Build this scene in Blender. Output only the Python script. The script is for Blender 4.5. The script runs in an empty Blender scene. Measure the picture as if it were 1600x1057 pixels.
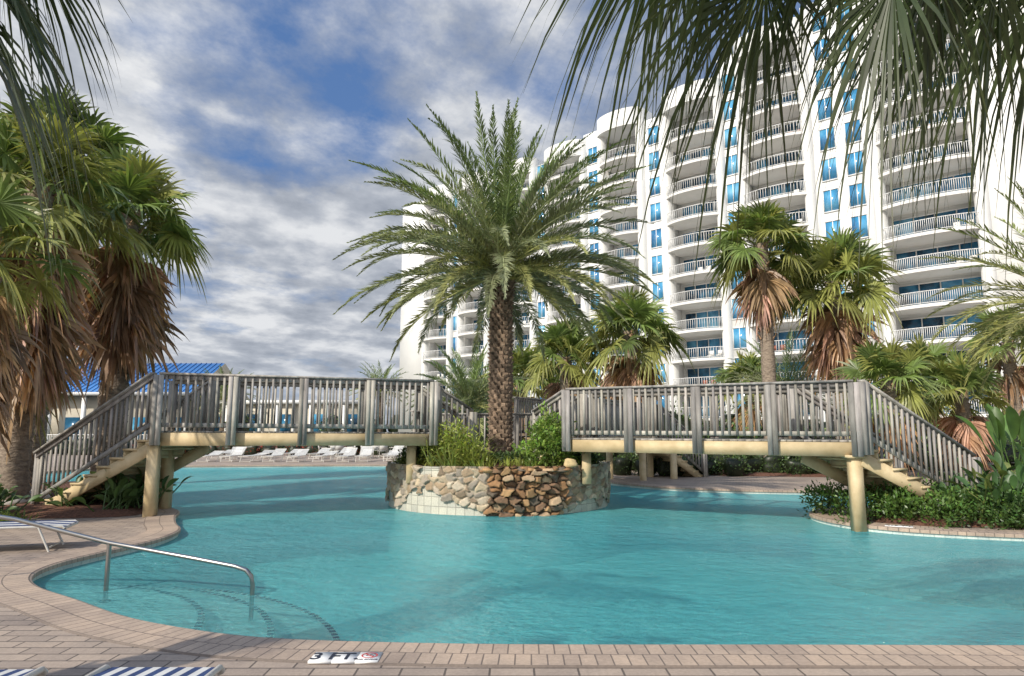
import bpy, math, random
import numpy as np
from mathutils import Vector
from mathutils.geometry import tessellate_polygon
R=math.radians
rng=np.random.default_rng(7)
random.seed(7)
scene=bpy.context.scene
scene.view_settings.view_transform='Standard'
scene.view_settings.look='None'
scene.view_settings.exposure=0

# ------------------------------------------------------------------ helpers
class MB:
    def __init__(s):
        s.v=[];s.l=[];s.sz=[];s.m=[];s.c=[];s.uv=[];s.n=0
    def add(s,V,F,mat=0,col=(1,1,1)):
        V=np.asarray(V,float).reshape(-1,3); F=np.asarray(F,int)
        s.v.append(V); s.l.append((F+s.n).ravel())
        s.sz.append(np.full(len(F),F.shape[1])); s.m.append(np.full(len(F),mat))
        col=np.asarray(col,float)
        if col.ndim==1: col=np.tile(col,(len(V),1))
        s.c.append(col); s.n+=len(V)
    def build(s,name,mats,parent=None,smooth=False):
        me=bpy.data.meshes.new(name)
        V=np.concatenate(s.v);L=np.concatenate(s.l);S=np.concatenate(s.sz);M=np.concatenate(s.m);C=np.concatenate(s.c)
        me.vertices.add(len(V)); me.vertices.foreach_set('co',V.ravel())
        me.loops.add(len(L)); me.loops.foreach_set('vertex_index',L)
        me.polygons.add(len(S)); st=np.concatenate([[0],np.cumsum(S)[:-1]])
        me.polygons.foreach_set('loop_start',st); me.polygons.foreach_set('loop_total',S)
        me.polygons.foreach_set('material_index',M)
        if smooth: me.polygons.foreach_set('use_smooth',np.ones(len(S),bool))
        me.update(calc_edges=True)
        a=me.color_attributes.new('Col','FLOAT_COLOR','POINT')
        a.data.foreach_set('color',np.concatenate([C,np.ones((len(C),1))],1).ravel())
        me.validate()
        for m in mats: me.materials.append(m)
        o=bpy.data.objects.new(name,me); scene.collection.objects.link(o)
        if parent: o.parent=parent
        return o
BF=np.array([[0,1,3,2],[4,6,7,5],[0,4,5,1],[2,3,7,6],[0,2,6,4],[1,5,7,3]])
def obox(mb,c,ax,ay,az,mat=0,col=(1,1,1)):
    c,ax,ay,az=[np.asarray(q,float) for q in (c,ax,ay,az)]
    V=[c+i*ax+j*ay+k*az for i in(-1,1) for j in(-1,1) for k in(-1,1)]
    mb.add(V,BF,mat,col)
def box(mb,x0,x1,y0,y1,z0,z1,mat=0,col=(1,1,1)):
    obox(mb,((x0+x1)/2,(y0+y1)/2,(z0+z1)/2),((x1-x0)/2,0,0),(0,(y1-y0)/2,0),(0,0,(z1-z0)/2),mat,col)
def nrm(v): v=np.asarray(v,float); return v/(np.linalg.norm(v)+1e-9)
def beam(mb,p,q,w,h,mat=0,col=(1,1,1)):
    p=np.asarray(p,float);q=np.asarray(q,float);d=q-p;L=np.linalg.norm(d);d/=L
    up=np.array([0,0,1.]) if abs(d[2])<.95 else np.array([0,1.,0])
    s=nrm(np.cross(d,up)); u=np.cross(s,d)
    obox(mb,(p+q)/2,d*L/2,s*w/2,u*h/2,mat,col)
def tube(mb,pts,rad,n=10,mat=0,col=(1,1,1)):
    pts=np.asarray(pts,float);m=len(pts)
    rad=np.full(m,rad) if np.isscalar(rad) else np.asarray(rad)
    V=[]
    for i in range(m):
        d=nrm(pts[min(i+1,m-1)]-pts[max(i-1,0)])
        up=np.array([0,0,1.]) if abs(d[2])<.9 else np.array([0,1.,0])
        s=nrm(np.cross(d,up));u=np.cross(s,d)
        for k in range(n):
            a=2*math.pi*k/n; V.append(pts[i]+rad[i]*(math.cos(a)*s+math.sin(a)*u))
    F=[[i*n+k,i*n+(k+1)%n,(i+1)*n+(k+1)%n,(i+1)*n+k] for i in range(m-1) for k in range(n)]
    mb.add(V,F,mat,col)
def empty(name,loc=(0,0,0)):
    e=bpy.data.objects.new(name,None); scene.collection.objects.link(e); e.empty_display_size=.2
    return e

# ------------------------------------------------------------------ materials
def newmat(name):
    m=bpy.data.materials.new(name); m.use_nodes=True; nt=m.node_tree
    return m,nt,nt.nodes['Principled BSDF']
def mix(nt,fac,a,b,mode='MIX'):
    n=nt.nodes.new('ShaderNodeMix'); n.data_type='RGBA'; n.blend_type=mode
    for i,x in ((0,fac),(6,a),(7,b)):
        if hasattr(x,'is_output'): nt.links.new(x,n.inputs[i])
        else: n.inputs[i].default_value=x if i==0 else (*x,1)[:4]
    return n.outputs[2]
def math_(nt,op,a,b=0.5,clamp=False):
    n=nt.nodes.new('ShaderNodeMath'); n.operation=op; n.use_clamp=clamp
    for i,x in ((0,a),(1,b)):
        if hasattr(x,'is_output'): nt.links.new(x,n.inputs[i])
        else: n.inputs[i].default_value=x
    return n.outputs[0]
def noise(nt,scale,detail=4,rough=.55,vec=None,stretch=None):
    if vec is None:
        tc=nt.nodes.new('ShaderNodeTexCoord'); vec=tc.outputs['Object']
    if stretch:
        mp=nt.nodes.new('ShaderNodeMapping'); mp.inputs['Scale'].default_value=stretch
        nt.links.new(vec,mp.inputs[0]); vec=mp.outputs[0]
    n=nt.nodes.new('ShaderNodeTexNoise'); n.inputs['Scale'].default_value=scale
    n.inputs['Detail'].default_value=detail; n.inputs['Roughness'].default_value=rough
    nt.links.new(vec,n.inputs['Vector']); return n.outputs['Fac']
def ramp(nt,x,stops):
    r=nt.nodes.new('ShaderNodeValToRGB'); e=r.color_ramp.elements
    while len(e)<len(stops): e.new(.5)
    for i,(p,c) in enumerate(stops):
        e[i].position=p; e[i].color=(*c,1) if len(c)==3 else c
    nt.links.new(x,r.inputs[0]); return r.outputs[0]
def bump(nt,h,b,strength=.4,dist=.02):
    n=nt.nodes.new('ShaderNodeBump'); n.inputs['Strength'].default_value=strength; n.inputs['Distance'].default_value=dist
    nt.links.new(h,n.inputs['Height']); nt.links.new(n.outputs[0],b.inputs['Normal'])
def mottled(name,c1,c2,scale=3,rough=.8,bs=.3,bd=.01,stretch=None,detail=5,metal=0,vcol=False,lo=.3,hi=.7):
    m,nt,b=newmat(name)
    f=noise(nt,scale,detail,.6,stretch=stretch)
    c=ramp(nt,f,[(lo,c1),(hi,c2)])
    if vcol:
        a=nt.nodes.new('ShaderNodeAttribute'); a.attribute_name='Col'
        c=mix(nt,1,c,a.outputs['Color'],'MULTIPLY')
    nt.links.new(c,b.inputs['Base Color']); b.inputs['Roughness'].default_value=rough; b.inputs['Metallic'].default_value=metal
    if bs: bump(nt,f,b,bs,bd)
    return m
def leafmat(name,trans=.28,rough=.42):
    m,nt,b=newmat(name)
    a=nt.nodes.new('ShaderNodeAttribute'); a.attribute_name='Col'
    f=noise(nt,3,3)
    c=mix(nt,1,a.outputs['Color'],ramp(nt,f,[(.3,(.7,.7,.7)),(.7,(1.25,1.25,1.2))]),'MULTIPLY')
    nt.links.new(c,b.inputs['Base Color']); b.inputs['Roughness'].default_value=rough
    t=nt.nodes.new('ShaderNodeBsdfTranslucent'); nt.links.new(mix(nt,1,c,(1.3,1.3,.75),'MULTIPLY'),t.inputs[0])
    ms=nt.nodes.new('ShaderNodeMixShader'); ms.inputs[0].default_value=trans
    nt.links.new(b.outputs[0],ms.inputs[1]); nt.links.new(t.outputs[0],ms.inputs[2])
    nt.links.new(ms.outputs[0],nt.nodes['Material Output'].inputs[0]); return m
LEAF=leafmat('leaf')
BARK=mottled('palm_bark',(.14,.105,.08),(.36,.29,.22),9,.95,.9,.04,(1,1,2.2),vcol=True)
WOOD=mottled('weathered_wood',(.17,.165,.155),(.45,.43,.395),5,.85,.5,.01,(1.6,1.6,.3),vcol=True)
CREAM=mottled('cream_paint',(.42,.32,.17),(.64,.51,.31),2.6,.6,.2,.005,detail=8)
WHITE=mottled('white_stucco',(.70,.70,.69),(.81,.81,.79),.25,.8,.1,.01,detail=8)
WHITEP=mottled('white_paint',(.72,.72,.71),(.80,.80,.78),5,.4,0,0)
SLABU=mottled('slab_paint',(.72,.71,.68),(.80,.78,.75),1,.8,0,0)
MULCH=mottled('mulch',(.06,.025,.015),(.22,.10,.06),18,.95,1,.05)
SOIL=mottled('garden_ground',(.05,.06,.025),(.12,.11,.06),1.5,.95,.6,.05)
STEEL,_,b_=newmat('stainless_steel'); b_.inputs['Base Color'].default_value=(.36,.35,.33,1);b_.inputs['Metallic'].default_value=1;b_.inputs['Roughness'].default_value=.32
def plain(name,c,rough=.6,metal=0):
    m,nt,b=newmat(name)
    f=noise(nt,8,3)
    nt.links.new(ramp(nt,f,[(.3,tuple(x*.88 for x in c)),(.7,tuple(min(1,x*1.1) for x in c))]),b.inputs['Base Color'])
    b.inputs['Roughness'].default_value=rough;b.inputs['Metallic'].default_value=metal
    return m
m,nt,b=newmat('blue_glass'); GLASS=m
f=noise(nt,.45,2,.5)
nt.links.new(ramp(nt,f,[(.35,(.03,.15,.32)),(.5,(.06,.28,.50)),(.68,(.18,.46,.66))]),b.inputs['Base Color'])
b.inputs['Roughness'].default_value=.12; b.inputs['Specular IOR Level'].default_value=.8
m,nt,b=newmat('door_glass'); DGLASS=m
f=noise(nt,.6,2,.5)
nt.links.new(ramp(nt,f,[(.38,(.015,.045,.08)),(.55,(.03,.15,.28)),(.7,(.10,.35,.54))]),b.inputs['Base Color'])
b.inputs['Roughness'].default_value=.15
def pavers(name,c1,c2,mort,bw,rh,ms=.006,uv=False,rot=0):
    m,nt,b=newmat(name)
    tc=nt.nodes.new('ShaderNodeTexCoord'); mp=nt.nodes.new('ShaderNodeMapping'); mp.inputs['Rotation'].default_value=(0,0,rot)
    nt.links.new(tc.outputs['UV' if uv else 'Object'],mp.inputs[0])
    br=nt.nodes.new('ShaderNodeTexBrick'); nt.links.new(mp.outputs[0],br.inputs['Vector'])
    br.inputs['Scale'].default_value=1; br.inputs['Brick Width'].default_value=bw; br.inputs['Row Height'].default_value=rh
    br.inputs['Mortar Size'].default_value=ms; br.inputs['Mortar Smooth'].default_value=.2; br.inputs['Bias'].default_value=0
    br.inputs['Color1'].default_value=(*c1,1);br.inputs['Color2'].default_value=(*c2,1);br.inputs['Mortar'].default_value=(*mort,1)
    f=noise(nt,.9,7,.65); g=noise(nt,40,4,.7)
    c=mix(nt,1,br.outputs['Color'],ramp(nt,f,[(.3,(.66,.66,.69)),(.5,(.95,.95,.95)),(.7,(1.15,1.12,1.08))]),'MULTIPLY')
    c=mix(nt,1,c,ramp(nt,g,[(.3,(.82,.82,.82)),(.7,(1.14,1.14,1.14))]),'MULTIPLY')
    nt.links.new(c,b.inputs['Base Color']); b.inputs['Roughness'].default_value=.75
    h=math_(nt,'ADD',math_(nt,'MULTIPLY',br.outputs['Fac'],-1.0),math_(nt,'MULTIPLY',g,.25))
    bump(nt,h,b,.5,.006); return m
PAVER=pavers('deck_pavers',(.42,.335,.265),(.31,.25,.205),(.12,.098,.08),.30,.15,.008)
COPE=pavers('coping_brick',(.48,.37,.28),(.38,.295,.23),(.17,.135,.11),.115,.24,.006,True)
TILE=pavers('island_tile',(.56,.54,.45),(.45,.44,.38),(.26,.25,.21),.2,.2,.007,True)
for n in TILE.node_tree.nodes:
    if n.type=='TEX_BRICK': n.offset=0
STONE=mottled('field_stone',(.75,.75,.75),(1.15,1.12,1.08),14,.85,.6,.012,vcol=True)
m,nt,b=newmat('pool_plaster'); PLASTER=m
f=noise(nt,1.3,4,.6)
nt.links.new(ramp(nt,f,[(.3,(.30,.72,.74)),(.7,(.44,.84,.84))]),b.inputs['Base Color']); b.inputs['Roughness'].default_value=.7
m,nt,b=newmat('step_plaster'); STEPM=m
f=noise(nt,2,4,.6)
nt.links.new(ramp(nt,f,[(.3,(.66,.78,.72)),(.7,(.80,.88,.80))]),b.inputs['Base Color'])
POOLW=pavers('pool_wall_tile',(.60,.68,.62),(.52,.62,.59),(.36,.45,.43),.15,.15,.005,True)
m,nt,b=newmat('pool_water'); WATER=m
nt.nodes.remove(b)
tc=nt.nodes.new('ShaderNodeTexCoord')
n1=noise(nt,2.3,3,.55,tc.outputs['Object'],(1,1.5,1)); n2=noise(nt,7,5,.65,tc.outputs['Object'],(1,1.8,1)); n3=noise(nt,.35,3,.55,tc.outputs['Object'])
h=math_(nt,'ADD',n1,math_(nt,'MULTIPLY',n2,.7))
bp=nt.nodes.new('ShaderNodeBump'); bp.inputs['Strength'].default_value=1.0; bp.inputs['Distance'].default_value=.17
nt.links.new(h,bp.inputs['Height'])
fr=nt.nodes.new('ShaderNodeFresnel'); fr.inputs[0].default_value=1.33; nt.links.new(bp.outputs[0],fr.inputs[1])
tr=nt.nodes.new('ShaderNodeBsdfTransparent'); tr.inputs[0].default_value=(.60,.92,.93,1)
df=nt.nodes.new('ShaderNodeBsdfDiffuse'); nt.links.new(bp.outputs[0],df.inputs['Normal'])
nt.links.new(ramp(nt,n3,[(.35,(.08,.385,.42)),(.65,(.13,.47,.50))]),df.inputs[0])
gl=nt.nodes.new('ShaderNodeBsdfGlossy'); gl.inputs['Roughness'].default_value=.04; gl.inputs[0].default_value=(1,1,1,1); nt.links.new(bp.outputs[0],gl.inputs['Normal'])
s1=nt.nodes.new('ShaderNodeMixShader'); nt.links.new(tr.outputs[0],s1.inputs[1]); nt.links.new(df.outputs[0],s1.inputs[2])
# the longer the slanted path through the water, the less of the floor shows
lw=nt.nodes.new('ShaderNodeLayerWeight'); lw.inputs[0].default_value=.5
nt.links.new(ramp(nt,lw.outputs['Facing'],[(.45,(.30,.30,.30)),(.80,(.45,.45,.45)),(.90,(.84,.84,.84))]),s1.inputs[0])
s2=nt.nodes.new('ShaderNodeMixShader'); nt.links.new(math_(nt,'MULTIPLY',fr.outputs[0],.95,True),s2.inputs[0])
nt.links.new(s1.outputs[0],s2.inputs[1]); nt.links.new(gl.outputs[0],s2.inputs[2]); nt.links.new(s2.outputs[0],nt.nodes['Material Output'].inputs[0])

# ------------------------------------------------------------------ world, sun, camera
SUN=nrm((-.55,-.60,.60))
el=math.asin(SUN[2]); az=math.atan2(SUN[0],SUN[1])
w=bpy.data.worlds.new("World"); scene.world=w; w.use_nodes=True; nt=w.node_tree
bg=nt.nodes['Background']; bg.inputs[1].default_value=.1
sky=nt.nodes.new('ShaderNodeTexSky'); sky.sky_type='NISHITA'; sky.sun_disc=False; sky.sun_elevation=el; sky.sun_rotation=az%(2*math.pi); sky.air_density=1.0; sky.dust_density=.5; sky.ozone_density=2
tc=nt.nodes.new('ShaderNodeTexCoord'); sp=nt.nodes.new('ShaderNodeSeparateXYZ'); nt.links.new(tc.outputs['Generated'],sp.inputs[0])
zz=math_(nt,'ADD',math_(nt,'MAXIMUM',sp.outputs[2],0.0),.14)
cx=math_(nt,'DIVIDE',sp.outputs[0],zz); cy=math_(nt,'DIVIDE',sp.outputs[1],zz)
cb=nt.nodes.new('ShaderNodeCombineXYZ'); nt.links.new(cx,cb.inputs[0]); nt.links.new(cy,cb.inputs[1]); cb.inputs[2].default_value=5.3
mp=nt.nodes.new('ShaderNodeMapping'); mp.inputs['Rotation'].default_value=(0,0,R(-28)); mp.inputs['Scale'].default_value=(1.25,1.0,1); nt.links.new(cb.outputs[0],mp.inputs[0])
nA=noise(nt,2.2,10,.6,mp.outputs[0]); nB=noise(nt,.7,4,.5,mp.outputs[0]); nC=noise(nt,3.2,9,.56,mp.outputs[0])
cov=math_(nt,'ADD',math_(nt,'MULTIPLY',nA,.5),math_(nt,'MULTIPLY',nB,.5))
cov=math_(nt,'ADD',cov,math_(nt,'MULTIPLY',math_(nt,'SUBTRACT',.55,sp.outputs[2]),.25))
fac=ramp(nt,cov,[(.43,(0,0,0)),(.56,(1,1,1))])
br=math_(nt,'ADD',math_(nt,'MULTIPLY',nC,.6),math_(nt,'MULTIPLY',nA,.4))
cc=ramp(nt,br,[(.34,(2.5,2.85,3.5)),(.48,(4.5,4.85,5.5)),(.60,(7.8,7.95,8.2))])
blue=mix(nt,.6,sky.outputs[0],(1.05,2.3,5.4))
col=mix(nt,fac,blue,cc)
hz=ramp(nt,sp.outputs[2],[(0,(1,1,1)),(.14,(0,0,0))])
col=mix(nt,math_(nt,'MULTIPLY',hz,.5),col,(4.8,5.3,6.1))
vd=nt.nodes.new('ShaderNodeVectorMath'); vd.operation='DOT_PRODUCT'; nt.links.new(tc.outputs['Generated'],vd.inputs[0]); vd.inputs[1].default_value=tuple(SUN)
glow=ramp(nt,vd.outputs['Value'],[(.0,(1,1,1)),(1.0,(2.4,2.25,2.0))])  # added fill light: sky boosted toward the sun, behind the camera
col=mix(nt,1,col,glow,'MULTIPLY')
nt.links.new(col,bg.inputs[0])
sl=bpy.data.lights.new('sun','SUN'); sl.energy=4.7; sl.angle=R(.8); sl.color=(1,.92,.80)
so=bpy.data.objects.new('sun',sl); scene.collection.objects.link(so); so.rotation_euler=Vector(SUN).to_track_quat('Z','Y').to_euler()
cam=bpy.data.cameras.new('camera'); cam.lens=24.07; cam.sensor_width=36; cam.clip_end=3000; cam.clip_start=.05
co=bpy.data.objects.new('camera',cam); scene.collection.objects.link(co); co.location=(0,0,1.6); co.rotation_euler=(R(97.83),0,0); scene.camera=co

# ------------------------------------------------------------------ pool outline
ctrl=[(14,6.3),(9,5.55),(5,5.42),(2,5.43),(0,5.44),(-1.3,5.52),(-2.05,5.64),(-2.7,5.88),(-3.4,6.25),(-4.2,6.85),(-5.0,7.45),(-5.45,8.05),(-5.6,8.75),(-5.5,9.6),(-5.35,10.6),(-5.5,11.6),(-6.0,12.5),(-6.45,13.4),(-7.0,14.6),(-8.6,16.2),(-11.5,18.5),(-16,23),(-19,28),(-17.5,32.5),(-11,34),(-5.6,34.3),(-1.5,33),(1.2,28.5),(2.6,24.5),(3.6,21.8),(5.4,20.0),(8.6,19.2),(12,20.2),(15.5,22.5),(20,22),(20.5,18),(17,15.6),(13,15.1),(9.5,15.3),(7.2,15.1),(6.05,14.2),(5.85,13),(6.3,12.0),(7.2,11.4),(8.6,11.0),(11.5,10.9),(15,11.2),(18,9.5)]
def catmull(P,k=6):
    P=np.array(P,float);n=len(P);out=[]
    for i in range(n):
        a,b,c,d=P[i-1],P[i],P[(i+1)%n],P[(i+2)%n]
        for j in range(k):
            t=j/k; out.append(.5*((2*b)+(-a+c)*t+(2*a-5*b+4*c-d)*t*t+(-a+3*b-3*c+d)*t**3))
    return np.array(out)
OL=catmull(ctrl)
def offset(P,d):
    T=np.roll(P,-1,0)-np.roll(P,1,0); T/=np.linalg.norm(T,axis=1)[:,None]
    return P+d*np.stack([-T[:,1],T[:,0]],1)*OUT
area=.5*np.sum(OL[:,0]*np.roll(OL[:,1],-1)-np.roll(OL[:,0],-1)*OL[:,1])
OUT=-1 if area>0 else 1
def poly_with_hole(name,outer,inner,z,mat):
    o=[Vector((x,y,0)) for x,y in outer]; i=[Vector((x,y,0)) for x,y in inner]
    tris=tessellate_polygon([o,i]); pts=[(p.x,p.y,z) for p in o+i]
    me=bpy.data.meshes.new(name); me.from_pydata(pts,[],[tuple(t) for t in tris]); me.update()
    ob=bpy.data.objects.new(name,me)
    import bmesh
    bm=bmesh.new(); bm.from_mesh(me)
    for f in bm.faces:
        f.normal_update()
        if f.normal.z<0: f.normal_flip()
    bm.to_mesh(me); bm.free()
    me.materials.append(mat); scene.collection.objects.link(ob); return ob
poly_with_hole('pool_deck',[(-60,-12),(60,-12),(60,52),(-60,52)],offset(OL,.15),0,PAVER)
poly_with_hole('ground',[(-1500,-1500),(1500,-1500),(1500,1500),(-1500,1500)],[(-58,-10),(58,-10),(58,50),(-58,50)],-.02,SOIL)
def strip(name,rows,mat,vcoords,parent=None):
    P=rows[0][0]; n=len(P); L=np.concatenate([[0],np.cumsum(np.linalg.norm(np.roll(P,-1,0)-P,axis=1))])
    V=[];F=[];UV=[]
    for (Q,z) in rows: V+= [(x,y,z) for x,y in Q]
    for r in range(len(rows)-1):
        for i in range(n):
            j=(i+1)%n
            F.append((r*n+i,r*n+j,(r+1)*n+j,(r+1)*n+i)); UV+= [(L[i],vcoords[r]),(L[i+1],vcoords[r]),(L[i+1],vcoords[r+1]),(L[i],vcoords[r+1])]
    me=bpy.data.meshes.new(name); me.from_pydata(V,[],F); me.update()
    u=me.uv_layers.new(name='UVMap'); u.data.foreach_set('uv',np.array(UV).ravel())
    me.materials.append(mat); o=bpy.data.objects.new(name,me); scene.collection.objects.link(o)
    if parent:o.parent=parent
    return o
pool=empty('swimming_pool')
strip('coping',[(offset(OL,.48),.001),(offset(OL,.47),.014),(offset(OL,0),.014),(offset(OL,-.03),.002),(offset(OL,-.03),-.045),(offset(OL,.01),-.05)],COPE,[.48,.478,0.002,-.02,-.06,-.1],pool)
strip('pool_wall',[(OL,-.02),(OL,-1.2)],POOLW,[0,1.2],pool)
mb=MB(); box(mb,-26,26,3,37,-1.3,-1.15); mb.build('pool_floor',[PLASTER],pool)
mb=MB(); 
mb.add([(-26,3.5,-.10),(26,3.5,-.10),(26,37,-.10),(-26,37,-.10)],[[0,1,2,3]]); mb.build('water',[WATER])
DARKT=plain('step_edge_tile',(.01,.02,.08),.3)
mb=MB()
SC=np.array([-5.3,6.15])
for r,z in ((2.45,-.22),(3.1,-.36),(3.75,-.52)):
    n=120; a=np.linspace(0,2*math.pi,n,endpoint=False)
    ring=np.stack([SC[0]+r*np.cos(a),SC[1]+r*np.sin(a)],1)
    V=np.concatenate([np.c_[ring,np.full(n,z)],np.c_[ring,np.full(n,-1.15)],[[*SC,z]]])
    mb.add(V,[[i,(i+1)%n,n+(i+1)%n,n+i] for i in range(n)],0)
    mb.add(V,[[2*n,i,(i+1)%n] for i in range(n)],0)
    m=int(2*math.pi*r/.06)
    for k in range(m):
        if k%2: 
            a0=2*math.pi*k/m
            if not(-.4<math.atan2(math.sin(a0),math.cos(a0))<2.2): continue
            c=(SC[0]+(r-.035)*math.cos(a0),SC[1]+(r-.035)*math.sin(a0),z+.002)
            obox(mb,c,(math.cos(a0)*.032,math.sin(a0)*.032,0),(-math.sin(a0)*.03,math.cos(a0)*.03,0),(0,0,.004),1)
mb.build('pool_steps',[STEPM,DARKT],pool)

# ------------------------------------------------------------------ depth markers
BLK=plain('marker_ink',(.01,.015,.03),.5); RED=plain('marker_red',(.5,.03,.03),.5)
def text(body,loc,size,mat,parent,rotz=0,name='lettering'):
    c=bpy.data.curves.new(name,'FONT'); c.body=body; c.size=size; c.align_x='CENTER'; c.align_y='CENTER'; c.extrude=.001; c.offset=size*.018
    o=bpy.data.objects.new(name,c); o.location=loc; o.rotation_euler=(0,0,rotz); c.materials.append(mat); scene.collection.objects.link(o); o.parent=parent; return o
mk=empty('depth_marker'); mk.location=(0,-.05,0)
mb=MB()
for k in range(3): box(mb,-1.42+k*.163,-1.42+k*.163+.158,5.070,5.275,.005,.022)
mb.build('tiles',[WHITEP],mk)
t_=text('3 FT.',(-1.255,5.172,.0235),.20,BLK,mk); t_.scale=(.84,1,1)
mb=MB(); cxm,cym=-1.015,5.195
def ringm(mb,cx,cy,z,r0,r1,mat=0):
    n=32;V=[];
    for k in range(n):
        a=2*math.pi*k/n; V+=[(cx+r0*math.cos(a),cy+r0*math.sin(a),z),(cx+r1*math.cos(a),cy+r1*math.sin(a),z)]
    mb.add(V,[[2*k,2*k+1,(2*k+3)%(2*n),(2*k+2)%(2*n)] for k in range(n)],mat)
ringm(mb,cxm,cym,.0245,.048,.058)
beam(mb,(cxm-.036,cym+.036,.0245),(cxm+.036,cym-.036,.0245),.010,.001)
beam(mb,(cxm-.025,cym-.005,.0235),(cxm+.01,cym+.018,.0235),.010,.001,1); beam(mb,(cxm+.012,cym+.018,.0235),(cxm+.03,cym-.005,.0235),.006,.001,1)
mb.build('no_diving_symbol',[RED,BLK],mk)
text('NO DIVING',(-1.015,5.108,.0235),.028,BLK,mk,name='small_lettering')
mk=empty('depth_marker.001'); mk.location=(6.58,11.97,0); mk.rotation_euler=(0,0,R(-30))
mb=MB(); box(mb,-.21,.21,-.08,.08,.005,.022); mb.build('tiles',[WHITEP],mk)
text('4½ FT',(0,0,.0235),.15,BLK,mk)

# ------------------------------------------------------------------ handrail
mb=MB()
tube(mb,[(-6.35,7.2,0),(-6.35,7.2,.7),(-6.32,7.21,.80),(-6.22,7.25,.85),(-6.05,7.3,.84),(-5.3,7.5,.68),(-4.4,7.72,.40),(-3.4,7.62,.25),(-2.95,7.55,.185),(-2.82,7.53,.15),(-2.76,7.52,.09),(-2.74,7.52,0),(-2.74,7.52,-.46)],.024,12)
tube(mb,[(-4.4,7.72,.39),(-4.4,7.72,-.27)],.024,12)
tube(mb,[(-4.4,7.72,-.20),(-4.4,7.72,-.215)],.055,12)
mb.build('pool_handrail',[STEEL],smooth=True)

# ------------------------------------------------------------------ wooden bridges
def wcol(): 
    k=random.uniform(.66,1.22); return (k,k*random.uniform(.96,1.0),k*random.uniform(.91,1.0))
def railing(mb,a,b,npost,drop=.28,H=1.06):
    a=np.array(a,float);b=np.array(b,float);d=b-a;h=nrm((d[0],d[1],0));s=np.array([h[1],-h[0],0])
    L=np.linalg.norm(d[:2]);z=np.array([0,0,1.])
    beam(mb,a+z*(H-.02),b+z*(H-.02),.15,.04,0,wcol()); beam(mb,a+z*(H-.085),b+z*(H-.085),.04,.085,0,wcol()); beam(mb,a+z*.11,b+z*.11,.04,.085,0,wcol())
    n=int(L/.132)
    for i in range(1,n):
        p=a+d*i/n+s*.03+h*random.uniform(-.006,.006)
        obox(mb,p+z*(.07+(H-.04-.07)/2),h*.021,s*.0185,z*(H-.12)/2,0,wcol())
    for i in range(npost):
        p=a+d*i/(npost-1)+s*.065
        for o in (-.047,.047):
            obox(mb,p+h*o+z*((H-.05-drop)/2),h*.043,s*.035,z*(H-.05+drop)/2,0,wcol())
def span(mb,a,b,W,posts,back=True,H=1.06):
    a=np.array(a,float);b=np.array(b,float);W=np.array(W,float);d=b-a;L=np.linalg.norm(d);h=d/L;z=np.array([0,0,1.])
    n=int(L/.145)
    for i in range(n):
        c=a+d*(i+.5)/n+W/2-z*.02
        obox(mb,c,h*.068,W/2,z*.018,0,wcol())
    for q in (a,a+W):
        beam(mb,q-z*.165,q+d-z*.165,.06,.25,1)
    beam(mb,a+W/2-z*.17,a+W/2+d-z*.17,.06,.22,1)
    railing(mb,a-nrm(W)*.03,b-nrm(W)*.03,posts,H=H)
    if back: railing(mb,b+W+nrm(W)*.03,a+W+nrm(W)*.03,posts,H=H)
def stairs(mb,a,b,W,n,posts=3,rails=(1,1),drop=.25,H=1.06):
    a=np.array(a,float);b=np.array(b,float);W=np.array(W,float);d=b-a;z=np.array([0,0,1.])
    h=nrm((d[0],d[1],0));run=np.linalg.norm(d[:2])/n;rise=-d[2]/n
    for i in range(n):
        c=a+np.array([d[0],d[1],0])*(i+.5)/n+W/2-z*(rise*(i+1)) 
        obox(mb,c-z*.02,h*(run/2+.015),W/2*1.06,z*.02,1)
        obox(mb,c-h*(run/2-.01)+z*(rise/2-.021),h*.01,W/2*1.02,z*(rise/2-.02),1)
    for q in (a,a+W):
        beam(mb,q-z*(.16+rise),q+d-z*.16,.05,.24,1)
    if rails[0]: railing(mb,a-nrm(W)*.07,b-nrm(W)*.07,posts,drop,H)
    if rails[1]: railing(mb,b+W+nrm(W)*.07,a+W+nrm(W)*.07,posts,drop,H)
def post(mb,x,y,z0,z1,w=.19): box(mb,x-w/2,x+w/2,y-w/2,y+w/2,z0,z1,1)
mb=MB()
a=(-6.9,13.4,1.63); b=(-1.72,15.0,1.60); W=np.array([-.44,1.42,0])
span(mb,a,b,W,5,H=1.13)
stairs(mb,(-6.98,13.42,1.63),(-9.9,14.55,.06),(.52,1.35,0),9,2,H=1.13)
post(mb,-6.92,13.42,-.1,1.36); post(mb,-7.3,14.75,-.3,1.36)
box(mb,-7.04,-6.80,13.30,13.54,1.36,1.41,1)
post(mb,-2.2,15.2,.5,1.36)
stairs(mb,(-1.75,15.5,1.60),(-.95,16.0,1.05),(-.4,.9,0),3,2,rails=(1,1),drop=.1)
mb.build('wooden_bridge',[WOOD,CREAM])
mb=MB()
a=(1.2,14.8,1.48); b=(6.06,12.15,1.46); W=np.array([.68,1.28,0])
span(mb,a,b,W,5)
stairs(mb,(6.12,12.13,1.46),(8.75,13.3,.12),(-.5,1.3,0),8,2)
post(mb,6.02,12.22,-.1,1.2); box(mb,5.86,6.18,12.08,12.36,1.15,1.2,1); post(mb,6.65,13.4,-.1,1.2); post(mb,1.6,15.0,.5,1.2)
stairs(mb,(1.2,15.3,1.48),(.55,15.9,1.05),(.5,.85,0),3,2,drop=.1)
mb.build('wooden_bridge.001',[WOOD,CREAM])
mb=MB()
a=(1.3,18.0,1.5); b=(5.1,24.1,1.5); W=np.array([-1.2,.75,0])
span(mb,b,a,W,6)
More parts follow.
